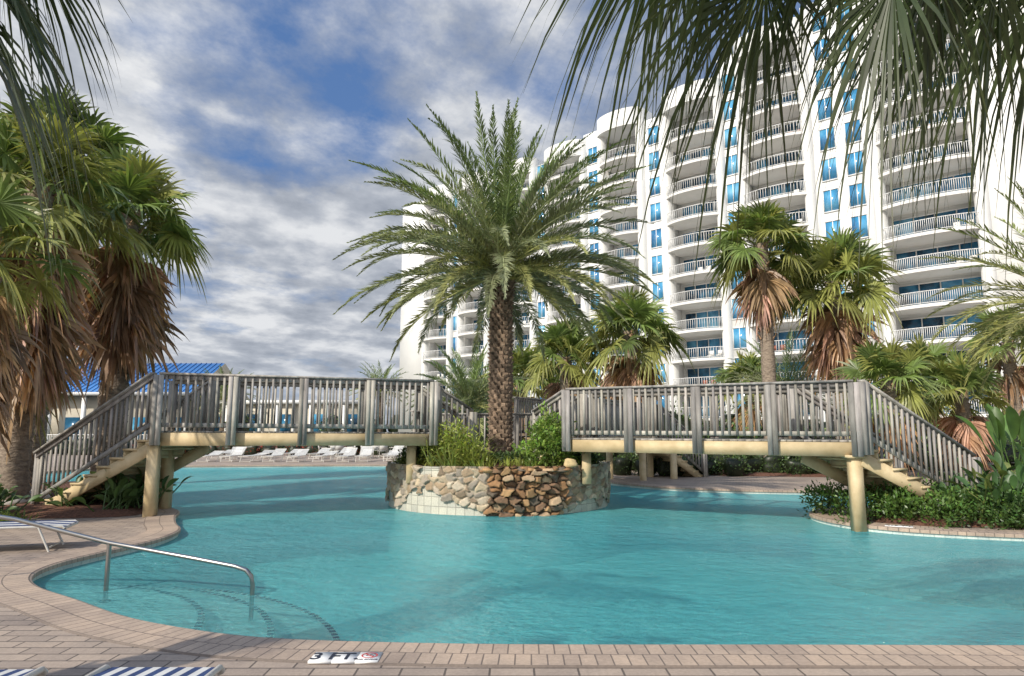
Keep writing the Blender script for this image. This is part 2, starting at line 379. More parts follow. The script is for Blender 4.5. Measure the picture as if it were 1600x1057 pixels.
stairs(mb,(5.1,24.1,1.5),(6.9,25.2,.05),(-.8,1.25,0),8,2)
for x,y in((4.4,23.4),(3.4,24.2),(5.6,24.1),(5.0,25.2)): post(mb,x,y,-1.2,1.2,.2)
mb.build('wooden_bridge.002',[WOOD,CREAM])
mb=MB()
for i in range(22):
    box(mb,-2.1+i*.16,-2.1+i*.16+.15,16.9,18.3,1.0,1.04,0,wcol())
beam(mb,(-2.1,16.88,.9),(1.4,16.88,.9),.06,.2,1)
railing(mb,(-2.1,18.3,1.04),(1.2,18.3,1.04),4); railing(mb,(-2.3,15.9,1.04),(-2.1,18.3,1.04),3)
mb.build('wooden_platform',[WOOD,CREAM])

# ------------------------------------------------------------------ island planter
IC=np.array([-.32,17.0]); IR=2.62; ZT=.84
isl=empty('stone_planter_island')
n=96;a=np.linspace(0,2*math.pi,n,endpoint=False)
circ=lambda r:np.stack([IC[0]+r*np.sin(a),IC[1]-r*np.cos(a)],1)
strip('tiled_wall',[(circ(IR),-.14),(circ(IR),ZT-.05),(circ(IR+.015),ZT-.03),(circ(IR+.015),ZT+.03),(circ(IR-.2),ZT+.03),(circ(IR-.2),ZT-.05)],TILE,[-.2,.75,.78,.82,1.0,1.1],isl)
strip('underwater_wall',[(circ(IR),-1.16),(circ(IR),-.14)],PLASTER,[0,1],isl)
mb=MB(); V=[(*p,ZT) for p in circ(IR-.15)]+[(*p,ZT+.12) for p in circ(IR*.6)]+[(*IC,ZT+.16)]
mb.add(V,[[i,(i+1)%n,n+(i+1)%n,n+i] for i in range(n)]); mb.add(V,[[n+i,n+(i+1)%n,2*n] for i in range(n)]); mb.build('planting_soil',[MULCH],isl)
du=.018
th=np.arange(R(-92),R(100),du/IR); zs=np.arange(-.2,ZT+.06,du)
TH,Z=np.meshgrid(th,zs,indexing='ij'); U=TH*IR
S=[]
for i,u in enumerate(np.arange(R(-95)*IR,R(104)*IR,.20)):
    for j,z in enumerate(np.arange(-.25,ZT+.2,.15)):
        S.append((u+rng.uniform(-.09,.09)+(j%2)*.1,z+rng.uniform(-.06,.06)))
S=np.array(S); isw=(S[:,0]>R(-5)*IR)&(S[:,0]<R(34)*IR)
wob=.03*np.sin(U*17+Z*9)+.02*np.sin(Z*31-U*13)
D=np.hypot(((U+wob).ravel()[:,None]-S[:,0]),((Z+wob*.6).ravel()[:,None]-S[:,1])*np.where(isw,1.7,1.2))
idx=np.argpartition(D,1,axis=1)[:,:2]; dd=np.take_along_axis(D,idx,1); o=np.argsort(dd,1); idx=np.take_along_axis(idx,o,1); dd=np.take_along_axis(dd,o,1)
e=np.clip((dd[:,1]-dd[:,0])/.04,0,1); e=e*e*(3-2*e)
near=idx[:,0]; hgt=rng.uniform(.035,.07,len(S)); hgt[isw]=rng.uniform(.06,.22,isw.sum())
tu=rng.normal(0,.16,len(S)); tz=rng.normal(0,.16,len(S)); tu[isw]*=1.8; tz[isw]*=1.8
pal=np.array([(.44,.36,.25),(.35,.26,.17),(.31,.27,.22),(.50,.43,.33),(.25,.19,.13),(.40,.34,.27)]); palw=np.array([(.27,.15,.07),(.34,.21,.10),(.20,.12,.07),(.40,.29,.18),(.24,.13,.06),(.14,.11,.08)])
cs=pal[rng.integers(0,6,len(S))]*rng.uniform(.75,1.15,(len(S),1)); cs[isw]=palw[rng.integers(0,6,isw.sum())]*rng.uniform(.8,1.2,(isw.sum(),1))
tilt=(U.ravel()-S[near,0])*tu[near]+(Z.ravel()-S[near,1])*tz[near]
H=(e*(hgt[near]+tilt)).reshape(TH.shape)+.006
H+=rng.normal(0,.0018,H.shape)
mort=np.array((.46,.41,.31)); mw=np.array((.10,.08,.06))
ec=np.clip((e-.25)/.4,0,1)[:,None]
C=ec*cs[near]+(1-ec)*np.where(isw[near][:,None],mw,mort*.75)
rad=IR+H; V=np.stack([IC[0]+rad*np.sin(TH),IC[1]-rad*np.cos(TH),Z],-1).reshape(-1,3)
nt_,nz=TH.shape
deg=np.degrees(S[:,0]/IR)
keep=((deg>-32+9*np.sin(S[:,1]*9))&(S[:,1]>.02)&(deg<-4)&~((deg<-20)&(S[:,1]<.25)))|((deg<-38)&(S[:,1]>.12+.25*np.sin(deg*.25)))|isw|((deg>=33)&(S[:,1]>.04+.06*np.sin(deg*.3)))
kk=keep[near].reshape(TH.shape)
I,J=np.meshgrid(np.arange(nt_-1),np.arange(nz-1),indexing='ij')
ok=(kk[:-1,:-1]&kk[1:,:-1]&kk[1:,1:]&kk[:-1,1:])
i=I[ok];j=J[ok]
mb=MB(); mb.add(V,np.stack([i*nz+j,(i+1)*nz+j,(i+1)*nz+j+1,i*nz+j+1],1),0,C)
mb.build('stone_cladding',[STONE],isl,smooth=False)
def rock(mb,c,r,col,seed,mat=0):
    g=np.random.default_rng(seed); nu,nv=14,9
    V=[];ph=g.uniform(0,6,6)
    for i in range(nv):
        t=math.pi*i/(nv-1)
        for k in range(nu):
            a=2*math.pi*k/nu; d=np.array([math.sin(t)*math.cos(a),math.sin(t)*math.sin(a),math.cos(t)])
            s=1+.16*math.sin(3*d[0]+ph[0])+.14*math.sin(4*d[1]+ph[1])+.12*math.sin(5*d[2]+ph[2])+g.uniform(-.05,.05)*(0<i<nv-1)
            V.append(np.array(c)+np.sign(d)*np.abs(d)**.75*np.array(r)*s)
    mb.add(V,[[i*nu+k,(i+1)*nu+k,(i+1)*nu+(k+1)%nu,i*nu+(k+1)%nu] for i in range(nv-1) for k in range(nu)],mat,col)
mb=MB()
for k in range(14):
    t=R(-6+k*3.2); rr=IR+rng.uniform(-.08,.06)
    rock(mb,(IC[0]+rr*math.sin(t),IC[1]-rr*math.cos(t),ZT+rng.uniform(-.06,.0)),(rng.uniform(.1,.18),.14,rng.uniform(.03,.06)),palw[k%6]*1.2,k)
rock(mb,(1.25,14.75,ZT+.10),(.14,.11,.09),(.55,.42,.22),99)
mb.build('waterfall_rocks',[STONE],isl)

# ------------------------------------------------------------------ vegetation builders
G=np.random.default_rng(11)
def frame(azim,elev,roll=0):
    X=np.array([math.cos(azim)*math.cos(elev),math.sin(azim)*math.cos(elev),math.sin(elev)])
    Y=np.array([-math.sin(azim),math.cos(azim),0.]); Zv=np.cross(X,Y)
    c,s=math.cos(roll),math.sin(roll); return X,c*Y+s*Zv,-s*Y+c*Zv
def fan_leaf(mb,base,azim,elev,pet,Rl,nseg,droop,col,span_=150,fold=.2,hub=None,bend=.15,thin=1.0,roll=.6,dead=False):
    X,Y,Zv=frame(azim,elev,G.normal(0,roll))
    base=np.asarray(base,float)
    if hub is None: 
        hub=base+X*pet-np.array([0,0,pet*.10])
    mid=(base+hub)/2+np.array([0,0,pet*.05])
    tube(mb,[base,mid,hub],[.026,.018,.012],4,0,np.array(col)*1.3)
    X2=nrm(X-np.array([0,0,bend])); Y2=Y; Z2=nrm(np.cross(X2,Y2))
    a=np.radians(np.linspace(-span_,span_,nseg))+G.normal(0,.03,nseg)
    ln=Rl*(1-.28*(np.abs(a)/math.pi)**1.5)*G.uniform(.86,1.08,nseg)
    rs=np.array([.02,.42,.68,.86,1.0]); hw=np.array([.003,.040,.026,.014,.0015])*Rl*(38/nseg)*thin
    dr=G.uniform(.4,1.6,nseg)*droop
    d=np.cos(a)[:,None]*X2+np.sin(a)[:,None]*Y2
    pdir=-np.sin(a)[:,None]*X2+np.cos(a)[:,None]*Y2
    P=np.zeros((nseg,5,2,3))
    for k in range(5):
        r=ln*rs[k]
        c=hub+d*r[:,None]+Z2*(fold*np.abs(np.sin(a))*r)[:,None]
        c[:,2]-=dr*ln*rs[k]**3
        sg=.45*hw[k]*np.where(np.arange(nseg)%2,1,-1)
        P[:,k,0]=c-pdir*hw[k]+Z2*sg[:,None]; P[:,k,1]=c+pdir*hw[k]-Z2*sg[:,None]
    q=np.arange(nseg)[:,None]*10+np.arange(4)[None,:]*2
    F=np.stack([q,q+1,q+3,q+2],-1).reshape(-1,4)
    C=np.tile(np.asarray(col,float),(nseg*10,1))*np.repeat(G.uniform(.75,1.25,nseg),10)[:,None]
    if not dead:
        tipy=np.tile(np.repeat(np.array([0,0,.1,.25,.45]),2),nseg)[:,None]
        C=C*(1-tipy)+tipy*np.array([.26,.22,.09])*np.mean(col)*9*.8
    mb.add(P.reshape(-1,3),F,0,C)
GREEN=np.array((.15,.215,.06)); YEL=np.array((.35,.34,.095)); DEAD=np.array((.48,.31,.19))
def palm_trunk(mb,base,top,r0,r1,boots=0,seed=0,rings=30,col=(1,1,1)):
    g=np.random.default_rng(seed); base=np.array(base,float);top=np.array(top,float); m=rings*2; n=14
    V=[]
    for i in range(m+1):
        t=i/m; c=base+(top-base)*t+np.array([math.sin(t*3)*.04,0,0]); r=(r0*(1-t)+r1*t)*(1+.25*max(0,1-t*9))
        r*=1.0+(.06 if i%2 else -.04)
        for k in range(n):
            a=2*math.pi*k/n; V.append(c+np.array([math.cos(a),math.sin(a),0])*r*g.uniform(.93,1.07))
    mb.add(V,[[i*n+k,i*n+(k+1)%n,(i+1)*n+(k+1)%n,(i+1)*n+k] for i in range(m) for k in range(n)],1,col)
    h=np.linalg.norm(top-base)
    for q in range(boots):
        t=1-(q/boots)*min(1,4.2/h); a=q*2.4; c=base+(top-base)*t
        r=r1*1.0; o=np.array([math.cos(a),math.sin(a),0]); s=np.array([-math.sin(a),math.cos(a),0])
        L=g.uniform(.18,.34)
        p=c+o*r*.8; tip=c+o*(r+L*.45)+np.array([0,0,L])
        V=[p-s*.09,p+s*.09,p+s*.08+o*.05+np.array([0,0,.0]),p-s*.08+o*.05,tip-s*.035,tip+s*.035,tip+s*.03+o*.03,tip-s*.03+o*.03]
        mb.add(V,[[0,1,5,4],[3,7,6,2],[0,4,7,3],[1,2,6,5],[4,5,6,7]],1,np.array((1.3,1.05,.8))*g.uniform(.6,1.4))
def fan_palm(name,x,y,h,cr,nleaf=34,dead=10,green=GREEN,yel=.25,r=.2,boots=26,seed=1,lean=(0,0),z0=0,skirt=1.6,nseg=34):
    global G; G=np.random.default_rng(seed)
    mb=MB(); base=(x-lean[0],y-lean[1],z0); top=np.array((x,y,z0+h))
    palm_trunk(mb,base,top,r*1.1,r*.95,boots,seed,rings=max(6,int(h/.16)))
    for i in range(nleaf):
        f=i/nleaf; az=i*2.39996+G.normal(0,.15); el=R(80-98*f**.9)+G.normal(0,.12)
        pet=cr*.60*G.uniform(.75,1.1)*(.85+.15*f); Rl=cr*.46*G.uniform(.85,1.12)
        col=green*G.uniform(.7,1.3)
        if G.random()<yel or f>.85: col=col*.4+YEL*.6
        fan_leaf(mb,top+np.array([0,0,-.35*f]),az,el,pet,Rl,nseg,.2+.4*f,col,bend=.1+.45*f)
    for i in range(dead):
        f=i/max(1,dead); az=i*2.39996+G.normal(0,.3); el=R(-50-32*G.random()-8*f)
        zt=top[2]-.40-skirt*f*G.uniform(.7,1)
        c=DEAD*G.uniform(.4,1.2)*np.array((1,G.uniform(.88,1.05),G.uniform(.8,1.15)))
        fan_leaf(mb,(x,y,zt),az,el,cr*.24*G.uniform(.7,1.5),cr*.40*G.uniform(.7,1.25),20,.7,c,span_=70,fold=.9,bend=1.4,dead=True)
    return mb.build(name,[LEAF,BARK])
def nrm2(v): return v/(np.linalg.norm(v,axis=1)[:,None]+1e-9)
def date_frond(mb,base,azim,e0,L,bend,col,nl=60,lmax=.5,wid=.017,vang=.45,twist=0):
    n=22; p=np.array(base,float); P=[p.copy()];T=[]
    for i in range(n):
        t=(i+.5)/n; e=e0-bend*t**1.7; az=azim+twist*t*t
        d=np.array([math.cos(az)*math.cos(e),math.sin(az)*math.cos(e),math.sin(e)]); T.append(d); p=p+d*L/n; P.append(p.copy())
    T.append(T[-1]); P=np.array(P);T=np.array(T)
    tube(mb,P[::2],np.linspace(.028,.005,len(P[::2])),4,0,np.array(col)*1.6)
    t=np.linspace(.08,.995,nl)**.92
    t=np.concatenate([t,t]); sd=np.concatenate([np.ones(nl),-np.ones(nl)]); t=np.clip(t+G.normal(0,.004,len(t)),0,.999)
    q=t*n; i0=q.astype(int); fr=(q-i0)[:,None]
    B=P[i0]*(1-fr)+P[i0+1]*fr; TT=T[i0]
    S=np.cross(TT,np.array([0,0,1.])); nn=np.linalg.norm(S,axis=1)[:,None]; S=np.where(nn>.05,S/np.maximum(nn,.05),np.array([-math.sin(azim),math.cos(azim),0])); Nn=np.cross(S,TT)
    ph=np.radians(56-34*t)+G.normal(0,.12,len(t)); v=vang+G.normal(0,.36,len(t))
    d=TT*np.cos(ph)[:,None]+(S*(sd*np.cos(v))[:,None]+Nn*np.sin(v)[:,None])*np.sin(ph)[:,None]
    ll=lmax*np.clip(np.sin(np.clip(t*.95+.08,0,1)*math.pi)**.5,.2,1)*(1-.25*t)*G.uniform(.8,1.15,len(t))
    m=B+d*(ll*.45)[:,None]; tip=B+d*ll[:,None]; tip[:,2]-=ll*G.uniform(.0,.2,len(t)); m[:,2]-=ll*.01
    wv=nrm2(np.cross(d,Nn))*wid
    wv=wv*.8+Nn*wid*.5*sd[:,None]
    V=np.stack([B-wv*.4,m-wv,tip,m+wv],1).reshape(-1,3); k=len(t); F=np.arange(k*4).reshape(k,4)
    C=np.repeat(np.asarray(col)[None,:]*G.uniform(.7,1.3,(k,1)),4,0)
    mb.add(V,F,0,C)
DATE=np.array((.27,.295,.17))
def date_palm(name,x,y,z0,h,L,nf=90,seed=1,r=.27,scales=True,col=DATE,nl=60,lmax=.5,emax=80,emin=-14,wid=.017):
    global G; G=np.random.default_rng(seed); mb=MB(); top=np.array((x,y,z0+h))
    palm_trunk(mb,(x,y,z0),top,r*1.0,r*.95,0,seed,rings=max(4,int(h/.12)),col=(.6,.55,.5))
    if scales:
        nr=int(h/.105)
        for i in range(nr+7):
            t=i/nr; zc=z0+h*t
            rr=r*(1+.18*max(0,t-.8)/.2)*(1+.12*max(0,1-t*6)); k=11
            for j in range(k):
                a=2*math.pi*(j+.5*(i%2))/k+G.normal(0,.05); o=np.array([math.cos(a),math.sin(a),0]);s=np.array([-o[1],o[0],0]); wd=math.pi*rr/k*.92
                c=np.array([x,y,zc]); ext=G.uniform(.05,.09)+.05*max(0,t-.8)/.2
                V=[c+o*rr*.93-s*wd-[0,0,.05],c+o*rr*.93+s*wd-[0,0,.05],c+o*(rr+ext)+s*wd*.6+[0,0,.07],c+o*(rr+ext)-s*wd*.6+[0,0,.07],c+o*rr*.9+s*wd*.8+[0,0,.10],c+o*rr*.9-s*wd*.8+[0,0,.10]]
                g=G.uniform(.45,1.25); mb.add(V,[[0,1,2,3],[3,2,4,5]],1,(g,g*.90,g*.82)); mb.add(V,[[0,3,5],[1,4,2]],1,(g*.7,g*.65,g*.6))
    for i in range(nf):
        f=i/nf; az=i*2.39996+G.normal(0,.12); e0=R(emax-(emax-emin)*f**.8)+G.normal(0,.07)
        bend=R(18+44*math.sin(min(1,f*1.3)*math.pi/2)*G.uniform(.7,1.25)); 
        if f>.75: bend*=.8
        LL=L*G.uniform(.88,1.06)*(1.0 if f<.8 else .88)*(.9+.1*min(1,f*5))
        c=col*G.uniform(.7,1.2)
        if f<.3: c=c*np.array((.82,.98,.70))
        if f>.65 and G.random()<.5: c=c*.5+YEL*.5
        date_frond(mb,top+np.array([math.cos(az)*.12,math.sin(az)*.12,.25-.35*f]),az,e0,LL,bend,c,nl,lmax,wid,twist=G.normal(0,.25))
    return mb.build(name,[LEAF,BARK])
def leafcloud(mb,c,r,n,size,col,asp=.4,shell=.5,up=.3,jit=.3):
    d=nrm2(G.normal(0,1,(n,3))); rad=G.uniform(shell,1,n)**.6
    lump=1+.18*np.sin(d[:,0]*5+c[0]*3)+.15*np.sin(d[:,1]*6+c[1])+.15*np.sin(d[:,2]*6+c[0])
    P=np.array(c)+d*(rad*lump)[:,None]*np.array(r)
    P[:,2]=np.maximum(P[:,2],c[2]-r[2]*.9)
    u=nrm2(d*.7+G.normal(0,.8,(n,3))+np.array([0,0,up])); v=nrm2(np.cross(u,G.normal(0,1,(n,3)))); s=size*G.uniform(.6,1.3,n)[:,None]
    V=np.stack([P,P+u*s*.5-v*s*asp*.5,P+u*s,P+u*s*.5+v*s*asp*.5],1).reshape(-1,3)
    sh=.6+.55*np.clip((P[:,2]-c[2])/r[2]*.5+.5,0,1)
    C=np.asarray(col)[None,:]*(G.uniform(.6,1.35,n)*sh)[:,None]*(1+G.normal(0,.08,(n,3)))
    mb.add(V,np.arange(n*4).reshape(n,4),0,np.clip(np.repeat(C,4,0),0.003,1))
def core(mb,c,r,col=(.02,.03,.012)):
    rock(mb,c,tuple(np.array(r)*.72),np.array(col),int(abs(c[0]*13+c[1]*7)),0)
def shrub(name,blobs,col,size=.12,dens=260,asp=.4,seed=3,up=.3,corem=True,shell=.5):
    global G; G=np.random.default_rng(seed); mb=MB()
    for (x,y,z,rx,ry,rz,*k) in blobs:
        cc=np.array(col)*1.35*(k[0] if k else 1)
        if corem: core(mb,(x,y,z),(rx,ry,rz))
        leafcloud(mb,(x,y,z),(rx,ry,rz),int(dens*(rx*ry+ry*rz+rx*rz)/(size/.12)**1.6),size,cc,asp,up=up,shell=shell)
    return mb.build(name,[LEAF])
def tuft(mb,c,n,L,col,w=.012,spread=.6):
    for i in range(n):
        a=G.uniform(0,6.28); e=G.uniform(.5,1.5); l=L*G.uniform(.6,1.1); o=np.array([math.cos(a),math.sin(a),0]);s=np.array([-o[1],o[0],0])
        b=np.array(c)+o*G.uniform(0,spread*.3); m=b+(o*math.cos(e)+np.array([0,0,math.sin(e)]))*l*.6; t=m+(o*math.cos(e-.7)+np.array([0,0,math.sin(e-.7)]))*l*.4
        mb.add([b-s*w,b+s*w,m+s*w,m-s*w,t],[[0,1,2,3]],0,np.array(col)*G.uniform(.7,1.3)); mb.add([m-s*w,m+s*w,t],[[0,1,2]],0,np.array(col)*G.uniform(.8,1.4))
def paddle(mb,base,az,el,pet,L,W,col):
    X,Y,Zv=frame(az,el,G.normal(0,.5)); base=np.array(base,float); hub=base+X*pet; tube(mb,[base,hub],[.018,.012],4,0,np.array(col)*1.3)
    ts=np.linspace(0,1,7); wd=W*np.sin(np.clip(ts*.93+.05,0,1)*math.pi)**.7; V=[]
    for t,ww in zip(ts,wd):
        c=hub+X*L*t-np.array([0,0,L*.3*t*t]); V+=[c-Y*ww/2+Zv*ww*.2,c,c+Y*ww/2+Zv*ww*.2]
    F=[]
    for i in range(6):
        F+=[[3*i,3*i+1,3*i+4,3*i+3],[3*i+1,3*i+2,3*i+5,3*i+4]]
    mb.add(V,F,0,np.array(col)*1.3*G.uniform(.7,1.3))

# ------------------------------------------------------------------ palms
date_palm('date_palm',-.28,16.9,ZT,4.75,4.2,nf=122,seed=5,r=.255,nl=115,lmax=.47,wid=.0165)
date_palm('date_palm.001',14.7,17.5,0,4.9,3.8,nf=66,seed=8,r=.25,scales=False,col=np.array((.27,.27,.11)),emin=-25)
date_palm('date_palm.002',-1.7,27,0,2.6,2.6,nf=60,seed=9,r=.2,scales=False)
date_palm('date_palm.003',-12.3,64,0,5.2,3.2,nf=50,seed=10,r=.3,scales=False,lmax=.6,nl=30,wid=.03)
date_palm('date_palm.004',-26,62,0,4.6,3.2,nf=45,seed=12,r=.3,scales=False,lmax=.6,nl=30,wid=.03)
date_palm('date_palm.005',13.2,33,0,3.4,3.4,nf=55,seed=13,r=.25,scales=False,nl=40)
fan_palm('fan_palm',-10.6,18.2,7.5,2.4,32,80,seed=21,r=.33,boots=60,yel=.35,skirt=2.3)
fan_palm('fan_palm.001',-10.7,14.9,7.1,2.2,32,90,seed=22,r=.28,boots=60,yel=.4,skirt=3.4)
fan_palm('fan_palm.002',-9.4,11.8,4.9,1.8,22,50,seed=23,r=.24,boots=40,yel=.9,skirt=2.2)
fan_palm('fan_palm.003',-14.2,20.5,10.1,2.7,34,60,seed=24,r=.3,boots=50,skirt=2.8)
fan_palm('fan_palm.004',10.3,27.5,9.3,2.6,36,14,seed=25,r=.26,boots=40,skirt=1.2,yel=.35)
fan_palm('fan_palm.005',13.6,28.4,7.9,2.8,38,20,seed=26,r=.27,boots=40,skirt=2.0,yel=.35)
fan_palm('fan_palm.006',5.3,30.5,6.1,2.6,34,34,seed=27,r=.3,boots=30,skirt=2.2)
fan_palm('fan_palm.007',2.6,33,5.2,2.6,32,8,seed=28,r=.3)
fan_palm('fan_palm.008',13.3,24.2,3.4,2.0,26,6,seed=29,r=.25,yel=.4)
fan_palm('fan_palm.009',17.0,26.0,3.2,2.0,26,16,seed=30,r=.25,yel=.4)
fan_palm('fan_palm.010',13.8,40,4.6,2.3,26,4,seed=31,r=.25,nseg=24)
fan_palm('fan_palm.011',25.5,35,6.2,2.6,28,8,seed=32,r=.3,nseg=28)
fan_palm('fan_palm.012',.5,37,4.5,2.6,28,4,seed=33,r=.3,nseg=24)
fan_palm('fan_palm.013',-12.0,15.8,3.2,1.7,14,40,seed=34,r=.24,yel=.5)
fan_palm('fan_palm.014',18.5,31,4.2,2.2,26,8,seed=35,r=.25,nseg=28)
def overhang(name,base,top,hubs,seed,col,extra=10,Rl=1.0):
    global G; G=np.random.default_rng(seed); mb=MB(); top=np.array(top,float)
    palm_trunk(mb,base,top,.24,.2,26,seed,rings=26)
    for h in hubs:
        h=np.array(h,float); d=h-top; az=math.atan2(d[1],d[0]); el=math.atan2(d[2],math.hypot(d[0],d[1]))
        fan_leaf(mb,top,az,el-.1,np.linalg.norm(d),Rl*G.uniform(.8,1.15),62,.7,np.array(col)*G.uniform(.6,1.4),hub=h,bend=.7,fold=.3,span_=150,thin=.60,roll=.35)
    for i in range(extra):
        az=i*2.4; el=R(75-100*i/extra)
        X=frame(az,el)[0]
        if X[1]>-.1: continue
        fan_leaf(mb,top,az,el,1.3,Rl,36,.5,np.array(col)*G.uniform(.7,1.2))
    return mb.build(name,[LEAF,BARK])
overhang('fan_palm.015',(3.6,1.1,0),(3.1,1.7,5.4),[(.95,3.6,4.65),(1.2,3.3,4.35),(1.45,3.6,4.15),(1.75,3.6,4.4),(2.0,3.3,3.95),(2.35,3.5,4.2),(2.8,3.6,4.25),(3.3,3.8,4.4),(1.3,4.1,5.0),(1.7,4.2,4.8),(2.3,4.2,4.9),(3.0,4.2,4.8),(3.7,4.0,4.6)],41,(.065,.095,.035),Rl=.92)
overhang('fan_palm.016',(-4.9,2.6,0),(-4.7,2.7,4.9),[(-3.15,3.7,4.35),(-2.95,3.7,4.6),(-3.4,3.9,4.2),(-3.6,3.7,4.5)],42,(.05,.075,.03),Rl=.9)

# ------------------------------------------------------------------ shrubs and beds
def bed(name,cx,cy,rx,ry,h=.12,mat=MULCH,seed=0,z0=.006,rot=0):
    g=np.random.default_rng(seed); mb=MB(); n=48; V=[]; ph=g.uniform(0,6,3)
    for rr,z in ((1,0),(.85,.6),(.5,.95)):
        for k in range(n):
            a=2*math.pi*k/n; s=1+.06*math.sin(3*a+ph[0])+.05*math.sin(5*a+ph[1]); x=rx*rr*s*math.cos(a);y=ry*rr*s*math.sin(a)
            V.append((cx+x*math.cos(rot)-y*math.sin(rot),cy+x*math.sin(rot)+y*math.cos(rot),z0+h*z))
    V.append((cx,cy,z0+h))
    F=[[r*n+k,r*n+(k+1)%n,(r+1)*n+(k+1)%n,(r+1)*n+k] for r in range(2) for k in range(n)]
    mb.add(V,F); mb.add(V,[[2*n+k,2*n+(k+1)%n,3*n] for k in range(n)]); return mb.build(name,[mat],smooth=True)
bed('planting_bed',-9.6,14.9,2.6,1.35,.12,rot=-.5)
bed('planting_bed.001',9.6,13.1,3.2,1.5,.14)
bed('planting_bed.002',10.6,27.2,3.2,2.2,.12)
bed('planting_bed.003',-13.5,17.5,4.0,4.0,.2)
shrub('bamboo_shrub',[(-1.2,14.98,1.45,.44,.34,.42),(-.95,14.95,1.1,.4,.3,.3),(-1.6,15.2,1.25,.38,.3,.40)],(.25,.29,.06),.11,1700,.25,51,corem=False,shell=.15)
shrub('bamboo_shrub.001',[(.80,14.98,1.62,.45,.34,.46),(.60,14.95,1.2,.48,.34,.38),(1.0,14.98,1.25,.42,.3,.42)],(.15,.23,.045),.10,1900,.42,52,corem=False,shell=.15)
mb=MB(); G=np.random.default_rng(53)
for k in range(85):
    t=R(G.uniform(-85,80)); rr=IR-G.uniform(.2,.7)
    if -4<math.degrees(t)<20 and G.random()<.3: continue
    tuft(mb,(IC[0]+rr*math.sin(t),IC[1]-rr*math.cos(t),ZT),14,G.uniform(.22,.42),(.30,.35,.08) if G.random()<.6 else (.15,.23,.05))
for k in range(26): tuft(mb,(G.uniform(-1.7,-.7),G.uniform(14.85,15.4),ZT+.05),10,.85,(.26,.30,.07),.01)
mb.build('ornamental_grass',[LEAF])
shrub('low_shrub',[(.1,15.6,1.0,.35,.3,.22),(-.4,15.4,.98,.3,.3,.2),(1.7,15.9,1.0,.35,.3,.25),(-2.3,16.2,1.0,.3,.4,.25)],(.06,.10,.035),.07,1800,.5,54,corem=False,shell=.2)
mb=MB(); G=np.random.default_rng(55)
leaves=[(.07,.135,.03),(.10,.18,.035)]
for k in range(58):
    x=G.uniform(6.1,9.6);y=G.uniform(11.5,14.2)
    if x<6.9 and y<12.2: continue
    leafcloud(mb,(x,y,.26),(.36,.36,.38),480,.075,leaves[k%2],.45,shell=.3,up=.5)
mb.build('fern_bed',[LEAF])
mb=MB(); G=np.random.default_rng(56)
for (x,y,n,h) in ((8.35,12.0,40,1.0),(8.9,12.1,40,1.2),(9.4,12.6,44,1.4),(7.9,12.7,16,.6),(10.2,12.5,34,1.4),(9.0,13.6,24,1.2)):
    for i in range(n):
        paddle(mb,(x+G.normal(0,.12),y+G.normal(0,.12),.1),G.uniform(0,6.28),R(G.uniform(30,84)),h*G.uniform(.3,.85),G.uniform(.3,.5),.12,(.045,.09,.03) if G.random()<.75 else (.14,.17,.05))
mb.build('bird_of_paradise_plant',[LEAF])
mb=MB(); G=np.random.default_rng(57)
for i in range(16): paddle(mb,(11.3+G.normal(0,.1),15.6,.1),G.uniform(0,6.28),R(G.uniform(45,85)),1.6*G.uniform(.6,1),1.1,.3,(.07,.13,.03))
mb.build('banana_plant',[LEAF])
mb=MB(); G=np.random.default_rng(58)
for (x,y,s) in ((-7.9,14.1,1.5),(-8.3,14.9,1.5),(-7.6,14.7,1.5),(-10.4,13.6,1.5),(-10.9,13.2,1.6),(-10.2,12.6,1.4),(-9.1,14.4,1.2),(-10.1,13.2,1.4),(-9.7,12.9,1.2),(-11,12.5,1.7),(-9.6,12.3,1.2)):
    for i in range(38): paddle(mb,(x+G.normal(0,.18),y+G.normal(0,.18),.08),G.uniform(0,6.28),R(G.uniform(20,80)),.36*s*G.uniform(.3,1.1),.26*s,.085*s,(.07,.12,.04))
mb.build('low_leafy_plant',[LEAF])
mb=MB(); G=np.random.default_rng(59)
for k in range(26): tuft(mb,(G.uniform(-9.6,-8.6),G.uniform(11.9,12.6),.0),14,.3,(.2,.26,.06))
mb.build('ornamental_grass.001',[LEAF])
mb=MB()
for k,(x,y,s) in enumerate(((-10.6,14.9,.35),(-11.3,14.6,.3),(-10.9,15.5,.4))): rock(mb,(x,y,.15),(s,s*.8,s*.6),(.6,.58,.54),70+k)
mb.build('boulder_group',[STONE],smooth=True)
B=[]
g=np.random.default_rng(60)
for x in np.arange(-2,34,1.5): B.append((x+g.uniform(-.5,.5),42+g.uniform(-2,2),1.1,1.3,1.1,1.5+g.uniform(-.3,.8),g.uniform(.6,1.3)))
shrub('shrub_mass',B,(.07,.11,.032),.22,300,.45,61)
B=[]
for x in np.arange(1.5,9,1.1): B.append((x,30+g.uniform(-1,1),.9,.9,.8,1.2+g.uniform(-.2,.8),g.uniform(.7,1.5)))
for x in np.arange(8.6,22,1.2): B.append((x,29.5+g.uniform(-1,1),.6,.9,.8,.8+g.uniform(-.2,.7),g.uniform(.7,1.5)))
shrub('shrub_mass.001',B,(.08,.13,.037),.16,340,.45,62)
B=[]
for x in np.arange(-34,0,1.6): B.append((x+g.uniform(-.5,.5),50+g.uniform(-1,2),.4,1.2,.9,.6+g.uniform(-.3,.4),g.uniform(.6,1.2)))
shrub('shrub_mass.002',B,(.06,.085,.03),.2,200,.45,63)
B=[(x+g.uniform(-.4,.4),48.7,.35,.7,.5,.5) for x in np.arange(-26,-10,1.5)]
shrub('croton_bed',B,(.22,.05,.03),.14,260,.5,64)
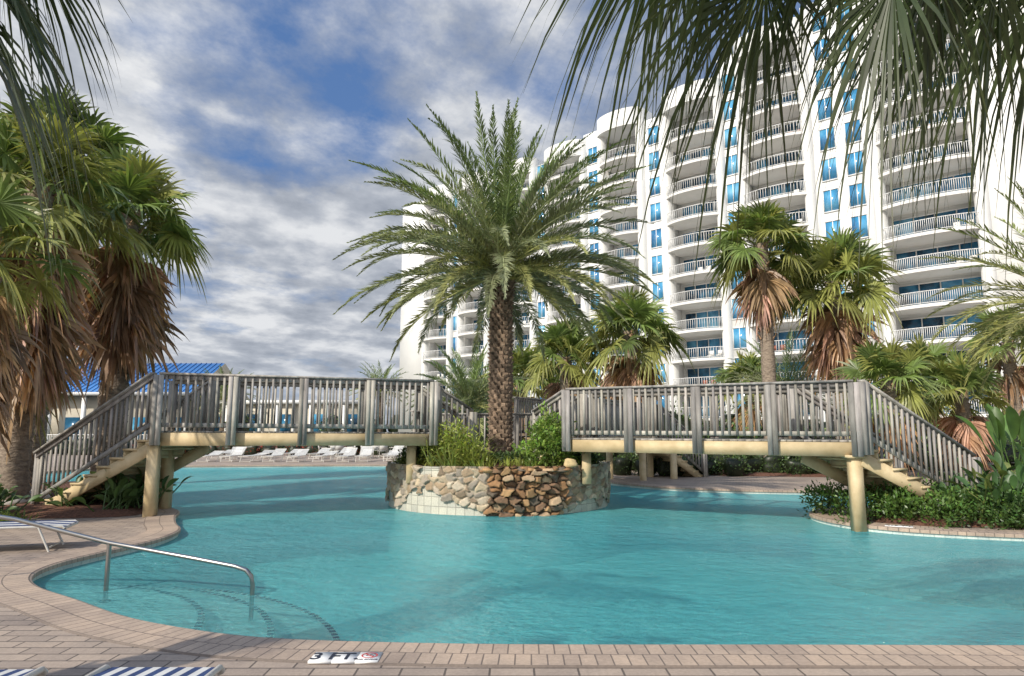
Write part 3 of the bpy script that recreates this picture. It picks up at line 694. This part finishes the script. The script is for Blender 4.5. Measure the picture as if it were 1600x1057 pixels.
B=[(-20+g.uniform(-1,1),49,1.6,1.0,.9,1.5),(-12.6,48,1.5,.9,.8,1.4),(-5.5,46,1.8,1.1,1,1.7),(-3,44,2.2,1.6,1.3,2.0),(-1,46,2.6,1.8,1.4,2.4)]
shrub('round_shrub',B,(.07,.10,.035),.18,300,.45,65)
B=[(x,20.5+.12*x+g.uniform(-1,1),.8,1.0,1.0,1.3) for x in np.arange(-24,-13,1.1)]
shrub('shrub_mass.003',B,(.05,.08,.028),.16,260,.45,66)
shrub('clipped_hedge',[(x,33,.6,.8,.7,.75) for x in np.arange(20,38,.8)],(.05,.09,.025),.09,400,.5,67)
shrub('low_shrub.001',[(x,26+g.uniform(-.5,.5),.35,.6,.5,.45) for x in np.arange(4.2,12.5,.8)],(.06,.10,.03),.1,420,.5,68)
B=[]
for a_ in np.arange(-62,64,2.2): B.append((260*math.sin(R(a_)),260*math.cos(R(a_)),3,6.5,5,4.5+g.uniform(-1,2.),g.uniform(.7,1.1)))
shrub('distant_tree_belt',B,(.05,.075,.035),1.2,14,.6,69)

# ------------------------------------------------------------------ loungers
NAVY=plain('navy_sling',(.02,.045,.14),.7); SLING=plain('pale_sling',(.58,.58,.56),.7); FRAME=plain('chair_frame',(.58,.56,.51),.35)
def lounger(x,y,rot,striped=False,back=.5,ns=11):
    mb=MB()
    for s in (-.31,.31):
        tube(mb,[(0,s,.30),(.03,s,.33),(1.25,s,.34),(1.25+.68*math.cos(back),s,.34+.68*math.sin(back))],.017,6,0)
        for lx in (.22,1.15): 
            tube(mb,[(lx+.09,s,.33),(lx-.06,s*1.04,.0)],.015,6,0)
        tube(mb,[(1.2,s,.05),(1.6,s,.34+.35*math.sin(back))],.012,6,0)
    for lx in (.17,1.1): tube(mb,[(lx,-.31,.05),(lx,.31,.05)],.012,6,0)
    tube(mb,[(0,-.31,.30),(0,.31,.30)],.017,6,0)
    e=(1.25+.68*math.cos(back),.34+.68*math.sin(back)); tube(mb,[(e[0],-.31,e[1]),(e[0],.31,e[1])],.017,6,0)
    if striped:
        for k in range(ns):
            y0=-.295+.59*k/ns; y1=y0+.59/ns
            mt=1 if k%2 else 2
            V=[(0,y0,.322),(0,y1,.322),(.3,y0,.348),(.3,y1,.348),(1.25,y0,.358),(1.25,y1,.358),(e[0],y0,e[1]+.012),(e[0],y1,e[1]+.012)]
            mb.add(V,[[0,2,3,1],[2,4,5,3],[4,6,7,5]],mt)
    else:
        for k in range(26):
            t0=k/26*1.93; 
            def P(t): return (t,.345) if t<1.25 else (1.25+(t-1.25)*math.cos(back),.345+(t-1.25)*math.sin(back))
            a_=P(t0);b_=P(t0+.055); mb.add([(a_[0],-.3,a_[1]),(a_[0],.3,a_[1]),(b_[0],.3,b_[1]),(b_[0],-.3,b_[1])],[[0,1,2,3]],1)
    o=mb.build('lounge_chair',[FRAME,SLING,NAVY]); o.location=(x,y,0); o.rotation_euler=(0,0,rot); return o
lounger(-6.2,9.9,R(198),True,.05,5)
lounger(-1.9,3.97,R(-90),True,.05,13); lounger(-2.85,3.93,R(-88),True,.05,13)
g=np.random.default_rng(80)
for k in range(15):
    lounger(-20.5+k*1.25+g.uniform(-.2,.2),37.2+g.uniform(-.4,.4)+abs(k-7)*.05,R(80+g.uniform(-12,12)),False,g.uniform(.05,.9))
for k in range(12):
    lounger(-18+k*1.5+g.uniform(-.2,.2),41.5+g.uniform(-.5,.5),R(90+g.uniform(-15,15)),False,g.uniform(.05,.9))
for x,y in((22.5,31),(24,30.5),(25.5,31.2),(19.7,28.6),(21.3,28.3),(10.6,32.5),(14.5,33)): lounger(x,y,R(90+g.uniform(-20,20)),False,.5)
def table(x,y,r=.55):
    mb=MB(); n=20; a=[2*math.pi*k/n for k in range(n)]
    V=[(r*math.cos(t),r*math.sin(t),.72) for t in a]+[(r*math.cos(t),r*math.sin(t),.69) for t in a]
    mb.add(V,[[k,(k+1)%n,n+(k+1)%n,n+k] for k in range(n)]); mb.add(V,[list(range(n))]); mb.add(V,[list(range(n,2*n))])
    tube(mb,[(0,0,0),(0,0,.7)],.03,8)
    for k in range(4): tube(mb,[(0,0,.1),(.35*math.cos(k*1.57),.35*math.sin(k*1.57),.0)],.02,6)
    o=mb.build('patio_table',[FRAME]); o.location=(x,y,0)
def chair(x,y,rot):
    mb=MB()
    for s in(-.25,.25):
        tube(mb,[(-.22,s,0),(-.25,s,.42),(.22,s,.42),(.3,s,.9)],.014,6); tube(mb,[(.25,s,0),(.2,s,.42)],.014,6); tube(mb,[(-.24,s,.42),(-.22,s,.62),(.24,s,.64)],.014,6)
    obox(mb,(0,0,.43),(.23,0,0),(0,.24,0),(0,0,.008),1); obox(mb,(.27,0,.68),(.04,0,.2),(0,.24,0),(.006,0,0),1)
    o=mb.build('patio_chair',[FRAME,SLING]); o.location=(x,y,0); o.rotation_euler=(0,0,rot)
for x,y in((-11.5,45.5),(-8.5,44.5),(-5,42.5),(22.3,32.5)):
    table(x,y)
    for k in range(4): chair(x+.9*math.cos(k*1.57+.4),y+.9*math.sin(k*1.57+.4),k*1.57+.4)

# ------------------------------------------------------------------ blue-roofed pavilion
BLUE=mottled('blue_metal_roof',(.025,.15,.42),(.05,.21,.52),.5,.4,0,0); BEIGE=mottled('beige_wall',(.50,.45,.36),(.60,.55,.45),.6,.8,0,0)
pv=empty('blue_roof_pavilion'); mb=MB()
x0,x1,y0,y1=-56,-28.2,60,74; ze,zr=5.0,8.3; ym=67
rv=[(x0,y0,ze),(x1,y0,ze),(x1,ym,zr),(x0,ym,zr),(x0,y1,ze),(x1,y1,ze)]
mb.add(rv,[[0,1,2,3],[3,2,5,4]],0); mb.add(rv,[[1,5,2],[0,3,4]],1)
for x in np.arange(x0,x1+.01,.5):
    beam(mb,(x,y0,ze+.03),(x,ym,zr+.03),.05,.07,0)
beam(mb,(x0,y0-.05,ze-.08),(x1,y0-.05,ze-.08),.1,.3,2)
box(mb,x0+.6,x1-.6,y0+1,y1-1,0,ze-.05,1)
for x in np.arange(x0+.5,x1,3.0):
    box(mb,x-.15,x+.15,y0+.1,y0+.4,0,ze-.2,2)
for x in np.arange(x0+1.5,x1-2,3.0): box(mb,x,x+1.4,y0+.94,y0+1.05,.9,2.9,3)
mb.build('pavilion_body',[BLUE,BEIGE,WHITEP,DGLASS],pv)
mb=MB()
box(mb,-27.4,-14,62,68,0,4.1,1); box(mb,-27.7,-13.6,61.6,68.4,4.1,4.45,2)
for x in np.arange(-26.8,-14.5,3): box(mb,x,x+.9,61.93,62.05,1.6,3.2,3)
for x in np.arange(-27.1,-13.7,1.5): box(mb,x-.1,x+.1,61.7,61.95,0,4.1,2)
mb.build('beige_annex_building',[BLUE,BEIGE,WHITEP,DGLASS])
mb=MB()
for x in np.arange(-44,-8,.14): box(mb,x-.012,x+.012,52.6,52.625,.05,1.4)
for z in (.15,1.38): box(mb,-44,-8,52.59,52.64,z,z+.05)
for x in np.arange(-44,-8,2.4): box(mb,x-.05,x+.05,52.56,52.66,0,1.5)
mb.build('metal_fence',[WHITEP])

# ------------------------------------------------------------------ condominium
P0=np.array((-15.,100.)); dv=nrm((52,-48)); nv=np.array((dv[1],-dv[0]))
if nv[1]>0: nv=-nv
def Wp(s,o,z): p=P0+dv*s+nv*o; return np.array((p[0],p[1],z))
d3=np.array((*dv,0));n3=np.array((*nv,0));z3=np.array((0,0,1.))
def wbox(mb,s0,s1,o0,o1,z0,z1,mat=0):
    obox(mb,Wp((s0+s1)/2,(o0+o1)/2,(z0+z1)/2),d3*(s1-s0)/2,n3*(o1-o0)/2,z3*(z1-z0)/2,mat)
condo=empty('condominium_tower'); mbW=MB(); mbR=MB(); mbG=MB(); mbS=MB()
FH=2.92
stacks=[(6.3,5.2,11.6),(13.6,5.2,11.6),(21.5,5.4,11.5),(29.4,5.4,11.5),(37.4,5.2,12),(46.3,6.0,12),(54.8,6.2,13),(67.2,7.2,14)]
def arc(w,depth,o0,n=20,pw=.5):
    x=np.linspace(-w/2,w/2,n+1); return x,o0+depth*(1-(2*x/w)**2)**pw
prev=-2.4
FURN=plain('balcony_furniture',(.25,.08,.05),.7)
for i,(sc,wd,nfl) in enumerate(stacks):
    zt=nfl*FH+1.7; nf=int(round(nfl))
    wbox(mbW,prev,sc-wd/2,-1.9,0,0,zt+.2-.9*(i%2),0)
    pc=(prev+sc-wd/2)/2; pw=sc-wd/2-prev
    for f in range(nf):
        z=f*FH+.9
        cols=[pc] if pw<4 else [pc-1.1,pc+1.1]
        if i>0:
            for c in cols:
                ww=min(.62,pw*.3)
                wbox(mbG,c-ww,c+ww,-.1,.03,z,z+1.95,0)
                for q in(-ww-.04,ww+.04,0): wbox(mbR,c+q-.03,c+q+.03,0,.07,z,z+1.95)
                wbox(mbR,c-ww-.07,c+ww+.07,0,.09,z-.1,z); wbox(mbR,c-ww-.07,c+ww+.07,0,.09,z+1.95,z+2.03)
    for e_ in (-1,1):
        sx=sc+e_*wd/2
        k=10; V=[]
        for q in range(k+1):
            a_=math.pi*q/k; V.append((sx+.5*math.cos(a_),.75*math.sin(a_)))
        vv=[Wp(s_,o_,0) for s_,o_ in V]+[Wp(s_,o_,zt-.6) for s_,o_ in V]
        mbW.add(vv,[[q,q+1,k+1+q+1,k+1+q] for q in range(k)],0); mbW.add(vv,[list(range(k+1,2*k+2))],0)
    wbox(mbW,prev,sc+wd/2,-16,-1.9,0,zt-.3,0)
    w2=wd-.9
    for f in range(nf):
        z=f*FH
        if f>0:
            x,o=arc(wd+.5,1.35,.15)
            top=[Wp(sc+a_,b_,z+.06) for a_,b_ in zip(x,o)]+[Wp(sc+wd/2-.3,-1.88,z+.06),Wp(sc-wd/2+.3,-1.88,z+.06)]
            bot=[t-np.array((0,0,.26)) for t in top]; m_=len(top)
            mbS.add(top+bot,[[q,(q+1)%m_,m_+(q+1)%m_,m_+q] for q in range(m_)],0); mbS.add(top,[list(range(m_))],0); mbS.add(bot,[list(range(m_))],0)
        nd=4
        for q in range(nd):
            a0=sc-w2/2+q*w2/nd; wbox(mbG,a0+.05,a0+w2/nd-.05,-1.9,-1.82,z+.08,z+2.3,1 if random.random()<.6 else 0)
            wbox(mbR,a0-.04,a0+.05,-1.9,-1.78,z+.06,z+2.35)
        wbox(mbR,sc-w2/2,sc+w2/2,-1.9,-1.77,z+2.3,z+2.42)
        if f>0:
            if random.random()<.5:
                u=random.uniform(-wd*.3,wd*.3); m_i=random.choice([1,0])
                for q in (0,.9): 
                    wbox(mbR,sc+u+q,sc+u+q+.5,-.6,-.1,z+.4,z+.46,m_i); wbox(mbR,sc+u+q,sc+u+q+.5,-.66,-.6,z+.46,z+.95,m_i)
                    for q2 in(.03,.43): wbox(mbR,sc+u+q+q2,sc+u+q+q2+.04,-.55,-.5,z+.06,z+.4,m_i)
            x,o=arc(wd+.42,1.30,.15,26)
            pts=[Wp(sc+a_,b_,0) for a_,b_ in zip(x,o)]
            for a_,b_ in zip(pts[:-1],pts[1:]):
                for zz_,hh in ((z+1.1,.06),(z+.16,.05)): beam(mbR,a_+z3*zz_,b_+z3*zz_,.05,hh)
                L=np.linalg.norm(b_-a_); m_=max(1,int(L/.14))
                for q in range(m_):
                    p=a_+(b_-a_)*q/m_; obox(mbR,p+z3*(z+.62),(.016,0,0),(0,.016,0),z3*.48)
    x,o=arc(wd+.9,1.5,.15); top=[Wp(sc+a_,b_,zt+.9) for a_,b_ in zip(x,o)]+[Wp(sc+wd/2+.45,-1.88,zt+.9),Wp(sc-wd/2-.45,-1.88,zt+.9)]
    bot=[t-np.array((0,0,2.0)) for t in top]; m_=len(top)
    mbW.add(top+bot,[[q,(q+1)%m_,m_+(q+1)%m_,m_+q] for q in range(m_)],0); mbW.add(top,[list(range(m_))],0); mbW.add(bot,[list(range(m_))],0)
    prev=sc+wd/2
wbox(mbW,prev,prev+3.2,-1.9,0,0,44,0); wbox(mbW,prev,prev+3.2,-16,-1.9,0,43,0)
wbox(mbW,prev+3.2,prev+24,-18,-2.5,0,43.5,0)
for f in range(14):
    z=f*FH+.9
    for c in (prev+4.6,prev+7.2): 
        wbox(mbG,c-.6,c+.6,-2.55,-2.46,z,z+1.9,0)
mbW.build('walls',[WHITE],condo); mbS.build('balcony_slabs',[SLABU],condo); mbR.build('railings_and_frames',[WHITEP,FURN],condo); mbG.build('windows',[GLASS,DGLASS],condo)
print('faces',sum(len(o.data.polygons) for o in scene.objects if o.type=='MESH'))
